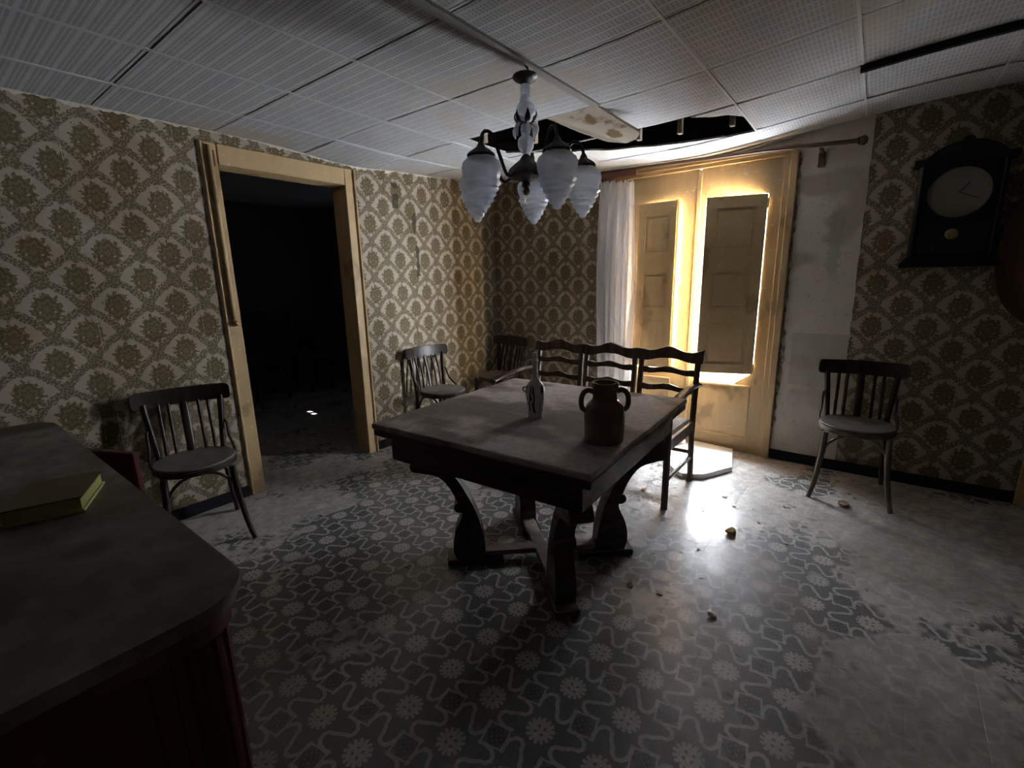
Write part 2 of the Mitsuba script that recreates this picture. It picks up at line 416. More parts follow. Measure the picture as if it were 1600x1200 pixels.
# back wall with the balcony door
W0, W1, WH = 1.35, 2.725, 2.265
wb = struct('wall_back', 'back wall with wallpaper and a bare plaster strip')
part(wb, 'plaster', xz(sbox(0, -.1, XR+.1, 2.76).difference(sbox(W0, -.2, W1, WH)), .11, .1085), 'm_plaster', False)
bs = [(0., .53), (.53, 1.06), (1.06, 1.35)]
for k, (a, b) in enumerate(bs):
    part(wb, 'wallpaper_strip', xz(ragged(a+.001, b-.001, 0, lambda x: float(zc(x, 0)), 60+k, .012), .0015, .0015), 'm_paper', False)
def slanted(a0, a1, b, seed, ztop=2.42):
    r = random.Random(seed); pts = [(b, 0), (b, ztop)]
    n = 40
    for k in range(n+1):
        z = ztop-ztop*k/n; pts.append((a1+(a0-a1)*z/2.3+r.uniform(-.003, .003), z))
    return Polygon(pts)
part(wb, 'wallpaper_strip', xz(slanted(3.118, 3.150, 3.715, 5), .0015, .0015), 'm_paper', False)
part(wb, 'wallpaper_strip', xz(sbox(3.717, 0, 4.24, 2.42), .0015, .0015), 'm_paper', False)
part(wb, 'wallpaper_strip', xz(sbox(4.242, 0, 4.75, 2.42), .0015, .0015), 'm_paper', False)
part(wb, 'wallpaper_strip', xz(sbox(4.752, 0, 5.2, 2.42), .0015, .0015), 'm_paper', False)
# torn remnant of paper along the door jamb
r_ = random.Random(11); rp = [(2.722, 0.25)]
for k in range(60):
    z = .25+(2.21-.25)*k/59; rp.append((2.735+.018*abs(math.sin(k*.9))*r_.random()+.016*(.55 < z < 1.0), z))
rp.append((2.722, 2.21))
part(wb, 'torn_paper_edge', xz(Polygon(rp).buffer(0), .001, .002), 'm_paper', False)

wr = struct('wall_right', 'right wall with wallpaper'); put(wr, bx(XR, XR+.12, YB-.1, .11, -.1, 2.9, 0), 'm_paper', False)
wq = struct('wall_rear', 'brown wall behind the camera'); put(wq, bx(-.1, XR+.1, YB-.12, YB, -.1, 2.9, 0), 'm_room2', False)

# ceiling panels
ce = struct('ceiling', 'sagging suspended ceiling of perforated panels with a hole')
xs = [0, .40, .90, 1.42, 1.95, 2.51, 3.07, 3.63, 4.19, 4.75, 5.2]
ys = [0, -.38, -.93, -1.49, -2.05, -2.61, -3.17, -3.73, -4.29, -4.85, YB]
hole = Polygon([(1.0, -1.475), (1.62, -1.475), (1.95, -1.475), (1.95, -.925), (2.26, -.925), (2.36, -.83), (2.44, -.79), (2.50, -.69), (2.515, -.52), (2.50, -.345),
                (2.38, -.375), (2.2, -.43), (2.05, -.47), (1.9, -.515), (1.78, -.575), (1.66, -.60), (1.58, -.625), (1.5, -.71), (1.38, -.76), (1.26, -.86), (1.12, -.95), (.99, -1.04), (.985, -1.2)])
def bend(m, dz=0):
    m = m.subdivide_to_size(.14, max_iter=6) if hasattr(m, 'subdivide_to_size') else m
    m.vertices[:, 2] += zc(m.vertices[:, 0], m.vertices[:, 1])+dz
    return m
for i in range(len(xs)-1):
    for j in range(len(ys)-1):
        x0, x1, y1, y0 = xs[i], xs[i+1], ys[j], ys[j+1]
        g = .0015
        gy0, gy1 = (.011 if j < len(ys)-2 else 0), (.011 if j > 0 else 0)
        if j == 2 and i >= 6: gy0 = .011
        if j == 1 and i >= 6: gy0 = .030
        pl = sbox(x0+g, y0+gy0, x1-g, y1-gy1).difference(hole)
        for q in getattr(pl, 'geoms', [pl]):
            if q.area < .002: continue
            part(ce, 'panel', bend(extr(q, .012), rng.uniform(-.002, .003)), 'm_ceil', False)
for j in range(1, len(ys)-1):          # strips between the rows
    if j == 2: segs = [(0, 1.9), (2.55, 3.05)]
    elif j == 1: segs = [(0, 1.4), (2.55, 3.06)]
    else: segs = [(0, XR)]
    for a, b in segs:
        part(ce, 'joint_strip', bend(bx(a, b, ys[j]-.005, ys[j]+.005, .002, .010, 0), 0), 'm_batten', False)
for i in range(1, len(xs)-1):          # cover battens along the other joints
    wide = i == 4
    y_top = {3: -1.49, 4: -1.49, 2: 0}.get(i, 0)
    w = .022 if wide else .010 if i < 4 else .006
    part(ce, 'cover_batten', bend(bx(xs[i]-w, xs[i]+w, YB, y_top, -.010 if wide else -.003, .002, 0)), 'm_batten_dark' if wide else 'm_batten', False)
fp = np.array([(1.62, -1.475, 2.305), (1.935, -1.455, 2.305), (2.065, -1.17, 2.205), (2.02, -1.12, 2.192), (1.95, -1.10, 2.187), (1.86, -1.165, 2.198), (1.74, -1.30, 2.245)])
top = fp+[0, 0, .012]
nf = len(fp); Fq = []
for k in range(1, nf-1): Fq += [(0, k+1, k), (nf, nf+k, nf+k+1)]
for k in range(nf): kk = (k+1) % nf; Fq += [(k, kk, nf+kk), (k, nf+kk, nf+k)]
part(ce, 'hanging_panel', trimesh.Trimesh(np.vstack([fp, top]), Fq, process=False), 'm_flap', False, label='stained broken panel hanging from the hole')
for x, y in ((1.30, -1.12), (1.72, -.84), (1.86, -.70), (2.12, -.66), (2.42, -.60), (1.05, -1.35)):
    part(ce, 'hanger_lath', bx(x-.014, x+.014, y-.02, y+.02, 2.30, 2.74, .001), 'm_lath', False)
for k in range(7):
    y = -.35-.6*k
    part(ce, 'joist', bx(.0, XR, y-.05, y+.05, 2.62, 2.75, .003), 'm_plenum', False)
lin = [(x, float(zc(x, 0))+.013) for x in np.linspace(0, XR, 60)]
part(ce, 'dark_bar', bend(bx(3.062, XR, -.945, -.918, -.030, .0, 0)), 'm_base', False, label='dark bar in an open ceiling joint')
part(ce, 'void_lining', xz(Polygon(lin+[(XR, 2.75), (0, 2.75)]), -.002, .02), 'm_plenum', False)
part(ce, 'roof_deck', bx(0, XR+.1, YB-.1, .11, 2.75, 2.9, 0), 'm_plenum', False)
scr = struct('trim_1', 'thin cable along the ceiling edge'); put(scr, tube([(x, -.035, float(zc(x, 0))-.012-.004*math.sin(x*9)) for x in np.linspace(.9, 2.7, 40)], .004, 6), 'm_batten')

# skirting
bb = struct('baseboard_back', 'black painted skirting')
put(bb, cat(bx(0, 1.35, -.012, 0, 0, .075, .002), bx(2.73, 4.06, -.012, 0, 0, .075, .002)), 'm_base', False)
bl = struct('baseboard_left', 'black painted skirting')
put(bl, cat(bx(0, .012, -1.66, 0, 0, .075, .002), bx(0, .012, YB, -2.71, 0, .075, .002)), 'm_base', False)

# doorway to the dark room
d1 = struct('door_1', 'ochre painted door frame of the open doorway')
part(d1, 'casing', bx(-.005, .014, -2.700, D0, 0, 2.235, .004), 'm_yellow', False)
part(d1, 'casing', bx(-.005, .020, D1, -1.655, 0, 2.235, .004), 'm_yellow', False)
part(d1, 'casing', bx(-.005, .019, D0, D1, DH, 2.232, .004), 'm_yellow', False)
part(d1, 'jamb', bx(-WT-.01, -.005, D0-.03, D0-.004, 0, DH+.03, 0), 'm_yellow', False)
part(d1, 'jamb', bx(-WT-.01, -.005, D1+.004, D1+.03, 0, DH+.03, 0), 'm_yellow', False)
part(d1, 'jamb', bx(-WT-.01, -.005, D0-.004, D1+.004, DH+.002, DH+.03, 0), 'm_yellow', False)
part(d1, 'bead', tube([(.012, -2.690, 2.232), (.012, -2.690, 0.0)], .008, 10), 'm_yellow')
part(d1, 'bead', tube([(.026, -1.668, 2.232), (.026, -1.668, 0.0)], .010, 10), 'm_yellow')
part(d1, 'bead', tube([(.028, -2.652, 2.215), (.030, -2.651, 1.6), (.030, -2.650, 1.19)], .013, 10), 'm_yellow')
part(d1, 'knob', cat(ball(.016, (.042, -2.648, 1.168)), bx(.018, .04, -2.66, -2.636, 1.15, 1.186, .003)), 'm_brass', label='small brass knob')
part(d1, 'hinge', bx(.018, .027, -2.655, -2.625, 2.10, 2.19, .002), 'm_rust', False)

# dark room behind
r2 = struct('wall_next_room', 'walls of the dark room beyond the doorway')
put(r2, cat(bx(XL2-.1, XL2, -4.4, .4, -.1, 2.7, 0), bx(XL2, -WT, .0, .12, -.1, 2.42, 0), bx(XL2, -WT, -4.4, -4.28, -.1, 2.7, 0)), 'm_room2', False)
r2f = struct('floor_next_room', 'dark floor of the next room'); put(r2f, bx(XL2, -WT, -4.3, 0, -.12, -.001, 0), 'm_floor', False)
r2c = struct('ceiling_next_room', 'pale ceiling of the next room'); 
rc = sbox(XL2, -4.3, -WT, 0.0)
for (x, y) in ((-1.668, -1.312), (-1.545, -1.335)):      # two gaps where sunlight leaks through
    k = 2.42/-SUN[2]; hx_, hy_ = x-SUN[0]*k, y-SUN[1]*k
    rc = rc.difference(sbox(hx_-.038, hy_-.028, hx_+.038, hy_+.028))
put(r2c, basis(extr(rc, .02), (0, 0, 2.42), (1, 0, 0), (0, 1, 0), (0, 0, 1)), 'm_room2_ceil', False)

w2 = struct('window_2', 'dim shuttered window of the next room')
part(w2, 'frame', cat(bx(-2.30, -2.24, -.05, 0, .85, 1.95, .003), bx(-1.70, -1.64, -.05, 0, .85, 1.95, .003), bx(-2.24, -1.70, -.05, 0, 1.89, 1.95, .003), bx(-2.24, -1.70, -.05, 0, .85, .91, .003)), 'm_room2', False)
k = part(w2, 'pane', trimesh.Trimesh([(-2.24, -.01, .91), (-1.70, -.01, .91), (-1.70, -.01, 1.89), (-2.24, -.01, 1.89)], [(0, 1, 2), (0, 2, 3)], process=False), 'm_black', False)
scene[k]['emitter'] = {'type': 'area', 'radiance': {'type': 'rgb', 'value': [.011, .013, .016]}, 'sampling_weight': .06}

# balcony door
w = struct('window_1', 'ochre painted balcony door with two leaves and inner shutters')
part(w, 'frame_jamb', bx(2.640, 2.678, -.012, .10, 0, 2.20, .003), 'm_yellow', False)
part(w, 'frame_jamb', bx(2.676, 2.724, -.026, .10, 0, 2.262, .005), 'm_yellow', False)
part(w, 'frame_jamb', bx(1.352, 1.415, -.022, .10, 0, 2.262, .005), 'm_yellow', False)
part(w, 'frame_head', bx(1.41, 2.68, -.020, .10, 2.200, 2.262, .004), 'm_yellow', False)
part(w, 'frame_head', bx(1.36, 2.72, -.034, -.018, 2.228, 2.264, .004), 'm_yellow', False)
GZ1 = 1.97
def leaf(x0, x1, gx0, gx1, GZ0):
    lf = uniq(w+'__leaf')
    body = sbox(x0, .001, x1, 2.201).difference(sbox(gx0, GZ0, gx1, GZ1)).difference(sbox(gx0+.02, .13, gx1-.02, .515))
    if GZ0 < .6: body = body.union(Polygon([(2.42, .555), (2.56, .555), (2.56, .66)]))
    put(lf, xz(body, .045, .045), 'm_yellow', False)
    part(lf, 'lower_panel', bx(gx0+.01, gx1-.01, .012, .03, .12, .525, 0), 'm_yellow', False)
    part(lf, 'panel_moulding', cat(bx(gx0+.006, gx1-.006, -.012, .014, .533, .553, .004), bx(gx0+.006, gx1-.006, -.008, .014, .113, .13, .004), bx(gx0+.004, gx0+.02, -.006, .014, .13, .533, .004), bx(gx1-.02, gx1-.004, -.006, .014, .13, .533, .004)), 'm_yellow', False)
    k = part(lf, 'pane', basis(trimesh.Trimesh([(gx0, 0, GZ0), (gx1, 0, GZ0), (gx1, 0, GZ1), (gx0, 0, GZ1)], [(0, 1, 2), (0, 2, 3)], process=False), (0, .03, 0), (1, 0, 0), (0, 1, 0), (0, 0, 1)), 'm_pane', False)
leaf(1.414, 2.066, 1.60, 1.925, .628)
leaf(2.080, 2.641, 2.128, 2.555, .555)
part(w, 'meeting_bead', bx(2.056, 2.090, -.016, .0, .02, 2.19, .006), 'm_yellow', False)
def shutter(hx, width, ang, sgn, Z1):
    """sgn -1: hinged on its right edge"""
    Z0, th = (.652 if sgn < 0 else .640), .024
    sh = uniq(w+'__shutter')
    fr = sbox(0, Z0, width, Z1)
    pan = [(1.585, 1.885), (1.150, 1.430), (.725, 1.060)]
    for a, b in pan: fr = fr.difference(sbox(.062, a, width-.062, b))
    def tf(m):
        m = m.copy()
        if sgn < 0: m.vertices[:, 0] *= -1; m.invert()
        m.apply_transform(trimesh.transformations.rotation_matrix(ang*(1 if sgn < 0 else -1), (0, 0, 1)))
        m.apply_translation((hx, -.006, 0)); return m
    put(sh, tf(xz(fr, 0, th)), 'm_yellow', False)
    for a, b in pan:
        f = cat(bx(.058, width-.058, -.014, -.006, a-.004, b+.004, 0), bx(.082, width-.082, -.017, -.006, a+.02, b-.02, .003))
        part(sh, 'panel', tf(f), 'm_yellow', False)
    for z in (.70, 1.90):
        part(sh, 'hinge', tf(cat(tube([(.0, -.026, z-.035), (0, -.026, z+.035)], .007, 8), bx(.0, .04, -.028, -.023, z-.03, z+.03, .001))), 'm_yellow')
    if sgn > 0:
        part(sh, 'bolt_rod', tf(tube([(width-.012, -.032, Z0-.02), (width-.012, -.032, Z1+.01)], .005, 8)), 'm_brass')
        part(sh, 'latch_plate', tf(cat(bx(width-.105, width-.066, -.030, -.022, 1.30, 1.375, .002), bx(width-.095, width-.075, -.040, -.028, 1.335, 1.345, .002))), 'm_brass', False)
shutter(2.552, .405, math.radians(18), -1, 1.964)
shutter(1.598, .338, math.radians(3.5), 1, 1.990)

# ------------------------------------------------------------------ dining table
tb = thing('dining_table', 'dark wooden draw-leaf dining table with scroll legs under the chandelier', 'table')
TC, TA = np.array([2.012, -2.135]), math.radians(2.6)
def tpl(m): return at(m, TC[0], TC[1], 0, TA)
part(tb, 'tabletop', tpl(bx(-.545, .545, -.575, .575, .755, .780, .005)), 'm_tabletop', False, label='dusty brown top board')
part(tb, 'draw_leaf', tpl(bx(-.540, .540, -.570, -.003, .722, .7535, .004)), 'm_table', False)
part(tb, 'draw_leaf', tpl(bx(-.540, .540, .003, .570, .722, .7535, .004)), 'm_table', False)
part(tb, 'apron', tpl(cat(bx(-.485, .485, -.52, -.49, .600, .722, .004), bx(-.485, .485, .49, .52, .600, .722, .004), bx(-.485, -.455, -.52, .52, .600, .722, .004), bx(.455, .485, -.52, .52, .600, .722, .004), bx(-.47, .47, -.5, .5, .70, .722, 0))), 'm_table', False)
lc = smooth_path([(.60, .60), (.625, .565), (.612, .525), (.58, .506), (.505, .485), (.46, .44), (.424, .375), (.398, .30), (.396, .265), (.425, .20), (.440, .14), (.442, .08), (.425, .03)], 72)
li = smooth_path([(.235, .03), (.275, .045), (.285, .08), (.290, .15), (.320, .275), (.366, .383), (.43, .495), (.50, .56), (.52, .60)], 48)
legp = Polygon(np.vstack([lc, li])).buffer(0)
for sx, sy in ((-1, -1), (1, -1), (1, 1), (-1, 1)):
    a = math.atan2(sy*.535, sx*.60)
    def lt(m): return at(m, 2.015, -2.145, 0, a)
    lg = part(tb, 'leg', lt(xz(legp, .045, .09)), 'm_table', False)
    part(lg, 'foot_block', lt(bx(.195, .475, -.055, .055, 0, .036, .006)), 'm_table', False)
    part(lg, 'scroll', lt(tube([(.405, -.047, .315), (.405, .047, .315)], .026, 14)), 'm_table')
    part(lg, 'scroll', lt(tube([(.600, -.047, .540), (.600, .047, .540)], .030, 16)), 'm_table')
ang = math.atan2(.535, .60)
for q in (ang, -ang):
    part(tb, 'stretcher', at(bx(-.30, .30, -.034, .034, .036 if q > 0 else .0365, .062, .004), 2.015, -2.145, 0, q), 'm_tabletop', False)

# ------------------------------------------------------------------ three-seat bench
be = thing('bench', 'dark three-seat ladder-back bench with rush seat behind the table', 'bench')
BY = -.80
def back_y(z): return BY+.05*(z-.45)/.45
secs = [(1.085, 1.475), (1.525, 1.915), (1.965, 2.355)]
def wave(x0, x1, zl, amp, thick, horn=0.0):
    n = 40; u = np.linspace(0, 1, n)
    hump = amp*np.exp(-((u-.5)/.17)**2)+.35*amp*(np.exp(-((u-.06)/.07)**2)+np.exp(-((u-.94)/.07)**2))
    up_ = zl+hump+horn*np.clip((u-.9)/.1, 0, 1)**2
    lo_ = zl-thick+.75*amp*np.exp(-((u-.5)/.22)**2)+.15*amp*np.cos(u*2*np.pi*3)*(horn > -1)*.5
    x = x0+(x1-x0)*u
    return Polygon(np.vstack([np.c_[x, up_], np.c_[x, lo_][::-1]])).buffer(0)
def lean(m):
    m = m.subdivide_to_size(.12) ; m.vertices[:, 1] += .05*(m.vertices[:, 2]-.45)/.45; return m
for k, (a, b) in enumerate(secs):
    for x in (a, b):
        part(be, 'back_post', tube(smooth_path([(x, BY+.03, 0), (x, BY+.005, .25), (x, BY, .45), (x, back_y(.87), .87)], 12), .0195, 8), 'm_bench')
    part(be, 'crest_rail', lean(xz(wave(a-.035, b+.035, .895, .036, .066, .022 if k == 2 else (.0)), BY+.014, .028)), 'm_bench', 40)
    part(be, 'back_slat', lean(xz(wave(a+.01, b-.01, .775, .020, .036), BY+.008, .016)), 'm_bench', 40)
    part(be, 'back_slat', lean(xz(wave(a+.01, b-.01, .655, .020, .036), BY+.008, .016)), 'm_bench', 40)
    part(be, 'rush_seat', bx(a+.01, b-.01, -1.27, -.81, .425, .458, .014), 'm_rush', False, label='woven rush seat')
    for x in ((a, b) if k in (0, 2) else (a, b)):
        part(be, 'front_leg', tube(smooth_path([(x, -1.285, 0), (x, -1.28, .2), (x, -1.275, .45)] + ([(x, -1.27, .665)] if x in (secs[0][0], secs[2][1]) else []), 10), .021, 8), 'm_bench')
    part(be, 'seat_rail', bx(a, b, -1.285, -1.262, .375, .440, .004), 'm_bench', False)
    part(be, 'seat_rail', bx(a, b, BY-.012, BY+.012, .375, .440, .004), 'm_bench', False)
for x in (secs[0][0], secs[2][1]):
    part(be, 'side_rail', bx(x-.013, x+.013, -1.28, BY, .370, .442, .004), 'm_bench', False)
    part(be, 'stretcher', bx(x-.010, x+.010, -1.28, BY, .17, .195, .004), 'm_bench', False)
    aw = np.array([(-.80+.03, .690), (-.95, .700), (-1.12, .688), (-1.30, .668), (-1.335, .66)])
    arm = smooth_path(np.c_[np.full(5, x+(.018 if x > 2 else -.05)), aw], 16)
    part(be, 'armrest', tube(arm, np.r_[np.linspace(.026, .036, len(arm)-2), .032, .014], 12, flat=.45), 'm_bench')
part(be, 'stretcher', bx(secs[0][0], secs[2][1], BY+.005, BY+.025, .20, .225, .004), 'm_bench', False)

# ------------------------------------------------------------------ bentwood chairs
def chair_meshes():
    out = []
    out.append(('seat', lathe([(0.001, .452), (.165, .452), (.190, .456), (.196, .463), (.190, .470), (.16, .470), (.1, .466), (.001, .465)], 40), 'm_seat', 40))
    out.append(('seat_rim', lathe([(.165, .425), (.192, .425), (.198, .432), (.198, .450), (.19, .4555), (.165, .4555)], 40), 'wood', 40))
    for s in (-1, 1):
        out.append(('front_leg', tube(smooth_path([(s*.205, -.215, 0), (s*.190, -.195, .06), (s*.172, -.172, .18), (s*.160, -.158, .32), (s*.155, -.150, .43)], 20), (.0125, .0165), 10), 'wood', 60))
        out.append(('rear_leg', tube(smooth_path([(s*.185, .245, 0), (s*.172, .205, .12), (s*.160, .178, .30), (s*.158, .172, .45), (s*.170, .190, .60), (s*.186, .214, .765)], 24), np.linspace(.0125, .0165, 25), 10, flat=1.25), 'wood', 60))
        out.append(('side_bracket', tube(smooth_path([(s*.177, .190, .632), (s*.192, .172, .60), (s*.192, .130, .53), (s*.200, .07, .480), (s*.196, .02, .455)], 18), .0075, 8), 'wood', 60))
    for x, w_ in ((-.118, .009), (-.072, .009), (0, .021), (.072, .009), (.118, .009)):
        yt = .240-.95*x*x
        out.append(('splat' if w_ > .01 else 'spindle', tube([(x, .165-.5*x*x, .462), (x, .19-.7*x*x, .60), (x, yt, .755)], w_, 10, flat=.45 if w_ > .01 else 1), 'wood', 60))
    pl = sbox(-.235, .742, .235, .832).buffer(-.025).buffer(.025, quad_segs=6)
    m = xz(pl, .011, .022).subdivide_to_size(.03)
    m.vertices[:, 1] += .246-.95*m.vertices[:, 0]**2+.10*(m.vertices[:, 2]-.78)
    out.append(('top_rail', m, 'wood', 40))
    for a, b in (((-1, -1), (1, -1)), ((1, -1), (1, 1)), ((-1, 1), (-1, -1)), ((1, 1), (-1, 1))):
        p = lambda q, r, z: (q[0]*r, q[1]*r, z)
        mid = ((a[0]+b[0])/2*.13, (a[1]+b[1])/2*.13)
        out.append(('brace', tube(smooth_path([p(a, .158, .25), p(a, .150, .33), ((a[0]*.085+mid[0]*.55), (a[1]*.085+mid[1]*.55), .405), (mid[0]*1.08, mid[1]*1.08, .420), ((b[0]*.085+mid[0]*.55), (b[1]*.085+mid[1]*.55), .405), p(b, .150, .33), p(b, .158, .25)], 26), .0085, 8), 'wood', 60))
    return out
CM = chair_meshes(); proto = {}
def bentwood(label, x, y, rz, worn=False, sc=1.0):
    c = thing('bentwood_chair', label, 'chair')
    tw = T().translate([x, y, 0]).rotate([0, 0, 1], rz).scale([sc, sc, 1])
    for n, (name, m, mat, sm) in enumerate(CM):
        mt = ('m_chair_worn' if worn and name in ('front_leg', 'brace', 'seat_rim') else 'm_chair') if mat == 'wood' else mat
        if (n, mt) not in proto: proto[(n, mt)] = mikit.ply(m, mt, smooth=sm)
        place(c, name, proto[(n, mt)], tw)
bentwood('dark bentwood chair with round seat between the sideboard and the doorway', .335, -3.085, 76)
bentwood('dark bentwood chair against the left wall beyond the doorway, behind the table', .285, -1.12, 90-4)
bentwood('dark bentwood chair in the far corner, standing against the back wall', .275, -.335, -6)
bentwood('bentwood chair with pale worn legs under the wall clock', 3.245, -.375, 3, True, 1.02)

# two high-backed chairs in the dark room
def high_chair(label, x, y, rz, wide):
    c = thing('high_back_chair', label, 'chair')
    f = lambda m: at(m, x, y, 0, rz)
    h = wide/2
    part(c, 'seat', f(bx(-h, h, -.22, .2, .42, .47, .02)), 'm_chair', False)
    pl = unary_union([sbox(-h, .55, h, .98), Point(0, .98).buffer(h*.99)]).intersection(sbox(-1, 0, 1, 1.06)).buffer(-.02).buffer(.02)
    part(c, 'backrest', f(xz(pl, .21, .035)), 'm_chair', False)
    for s in (-1, 1):
        part(c, 'rear_leg', f(bx(s*(h-.02)-.02, s*(h-.02)+.02, .17, .21, 0, .60, .004)), 'm_chair', False)
        part(c, 'front_leg', f(bx(s*(h-.02)-.02, s*(h-.02)+.02, -.21, -.17, 0, .42, .004)), 'm_chair', False)
high_chair('broad high-backed chair in the dark next room, left of two', -2.75, -1.28, math.radians(90), .44)
high_chair('narrow high-backed chair in the dark next room, right of two', -2.75, -.62, math.radians(90), .34)

# ------------------------------------------------------------------ jug and decanter on the table
jg = thing('jug', 'brown glazed earthenware jug with two handles on the table', 'jug')
JX, JY = 2.462, -2.355
jp = [(.001, 0), (.070, 0), (.074, .004), (.077, .04), (.078, .085), (.077, .118), (.068, .144), (.054, .158), (.0475, .168), (.046, .205), (.050, .213), (.052, .228), (.049, .233), (.041, .232), (.039, .21), (.039, .17), (.030, .16), (.001, .155)]
part(jg, 'body', at(lathe(jp, 48), JX, JY, .781), 'm_jug', 40)
lat = np.array([.80, .60, 0])
for s in (-1, 1):
    pth = [np.array([JX, JY, .781])+s*lat*r+np.array([0, 0, z]) for r, z in ((.045, .196), (.064, .202), (.083, .190), (.091, .160), (.086, .132), (.072, .122))]
    part(jg, 'handle', tube(smooth_path(pth, 24), .0085, 10, flat=1.2), 'm_jug', 60)
dc = thing('decanter', 'slim white decanter with dark drip pattern and long neck on the table', 'decanter')
dp = [(.001, 0), (.033, 0), (.034, .006), (.031, .018), (.034, .045), (.041, .085), (.045, .120), (.043, .142), (.034, .160), (.021, .175), (.014, .19), (.012, .235), (.014, .262), (.016, .268), (.012, .272), (.001, .272)]
part(dc, 'body', at(lathe(dp, 40), 2.062, -2.246, .781), 'm_decanter', 40)
part(dc, 'stopper', at(lathe([(.001, .270), (.009, .272), (.013, .285), (.010, .30), (.001, .305)], 20), 2.062, -2.246, .781), 'm_decanter', 40)
pth = [np.array([2.062, -2.246, .781])-lat*r+np.array([0, 0, z]) for r, z in ((.040, .146), (.052, .146), (.056, .136), (.052, .126), (.044, .124))]
part(dc, 'handle', tube(smooth_path(pth, 18), .004, 8), 'm_decanter', 60)

# ------------------------------------------------------------------ chandelier
ch = thing('chandelier', 'black iron chandelier with crystal stem and ribbed glass shades above the table', 'chandelier')
AX, AY = 1.945, -2.13
hook = smooth_path([(AX, AY, 2.300), (AX+.004, AY, 2.285), (AX+.014, AY, 2.278), (AX+.010, AY, 2.266), (AX, AY, 2.262), (AX, AY, 2.25)], 20)
part(ch, 'hook', tube(hook, .0035, 8), 'm_iron', 60)
part(ch, 'canopy', at(lathe([(.001, 2.222), (.020, 2.222), (.048, 2.236), (.054, 2.246), (.050, 2.254), (.02, 2.260), (.001, 2.261)], 28), AX, AY), 'm_iron', 40)
part(ch, 'stem', at(lathe([(.0035, 1.90), (.0035, 2.225)], 10), AX, AY), 'm_steel', 60)
def crystal(pr): part(ch, 'crystal', at(lathe([(max(.0042, r*1.08), z) for r, z in pr], 24), AX, AY), 'm_shade', 40)
crystal([(.0065, 2.175), (.020, 2.176), (.021, 2.19), (.019, 2.216), (.0065, 2.218)])
crystal([(.0065, 2.148), (.022, 2.150), (.025, 2.162), (.020, 2.172), (.0065, 2.174)])
crystal([(.0065, 2.078), (.022, 2.082), (.038, 2.105), (.040, 2.122), (.030, 2.142), (.012, 2.147), (.0065, 2.1475)])
crystal([(.0065, 2.022), (.018, 2.024), (.022, 2.045), (.016, 2.064), (.0065, 2.066)])
crystal([(.0065, 1.940), (.014, 1.942), (.030, 1.965), (.034, 1.985), (.030, 2.005), (.014, 2.019), (.0065, 2.0205)])
for k in range(6):
    a = k*math.pi/3+.3; u = np.array([math.cos(a), math.sin(a)])
    P = smooth_path([(AX+u[0]*.014, AY+u[1]*.014, 2.062), (AX+u[0]*.036, AY+u[1]*.036, 2.070), (AX+u[0]*.050, AY+u[1]*.050, 2.092), (AX+u[0]*.048, AY+u[1]*.048, 2.112)], 10)
    part(ch, 'leaf', tube(P, np.r_[np.linspace(.006, .012, 5), np.linspace(.011, .002, len(P)-5)], 8, flat=.4), 'm_iron', 60)
    Q = [(AX+u[0]*.030, AY+u[1]*.030, 2.066), (AX+u[0]*.050, AY+u[1]*.050, 2.050), (AX+u[0]*.052, AY+u[1]*.052, 2.026), (AX+u[0]*.046, AY+u[1]*.046, 2.008)]
    Q = smooth_path(Q, 10)
    part(ch, 'pendant', tube(Q, np.r_[np.linspace(.003, .009, 5), np.linspace(.009, .002, len(Q)-5)], 8), 'm_shade', 60)
part(ch, 'body', at(lathe([(.001, 1.800), (.010, 1.802), (.020, 1.812), (.016, 1.826), (.040, 1.836), (.072, 1.846), (.082, 1.858), (.072, 1.880), (.050, 1.902), (.030, 1.916), (.022, 1.93), (.012, 1.940), (.001, 1.942)], 36, lambda t, r, z: r*(1+.07*abs(math.cos(t*6))*(.84 < z < 1.9))), AX, AY), 'm_iron', 40)
part(ch, 'finial', at(lathe([(.001, 1.770), (.012, 1.776), (.018, 1.788), (.010, 1.80), (.001, 1.801)], 16), AX, AY), 'm_rust', 40)
part(ch, 'drop', at(lathe([(.0005, 1.715), (.006, 1.722), (.009, 1.738), (.004, 1.755), (.0008, 1.77)], 12), AX+.02, AY-.03), 'm_crystal', 40)
sp_ = []
for z in np.linspace(0, 1, 44):
    base = np.interp(z, [0, .03, .10, .22, .36, .47, .545, .60, .70, .80, .9, 1.0], [.004, .013, .025, .042, .056, .068, .074, .068, .076, .080, .074, .050])
    sp_.append((base+.0036*math.sin(z*2*math.pi*10)*(z < .58), -.215+.215*z))
shade = lathe(sp_, 72, lambda t, r, z: r*(1+.045*abs(math.cos(6*t+18*z))))
cap = lathe([(.046, -.004), (.052, 0), (.056, .010), (.050, .018), (.034, .030), (.018, .040), (.012, .055), (.006, .062), (.001, .063)], 28, lambda t, r, z: r*(1+.06*math.cos(8*t)*(z < .02)))
latv, dep = np.array([.814, .580]), np.array([-.580, .814])
for k, a in enumerate((226, 298, 10, 82, 154)):
    d = math.cos(math.radians(a))*latv+math.sin(math.radians(a))*dep
    R_ = .262
    pos = (AX+d[0]*R_, AY+d[1]*R_)
    zs = [(.055, 1.868), (.095, 1.842), (.125, 1.850), (.160, 1.915), (.200, 1.985), (.238, 1.992), (.258, 1.965), (.262, 1.935)]
    part(ch, 'arm', tube(smooth_path([(AX+d[0]*r, AY+d[1]*r, z) for r, z in zs], 40), .0072, 8), 'm_iron', 60)
    c = part(ch, 'shade_cap', at(cap, pos[0], pos[1], 1.888), 'm_iron', 40)
    part(ch, 'lamp_shade', at(shade, pos[0], pos[1], 1.890, a*.02), 'm_shade', 50, label='ribbed pine-cone glass shade')

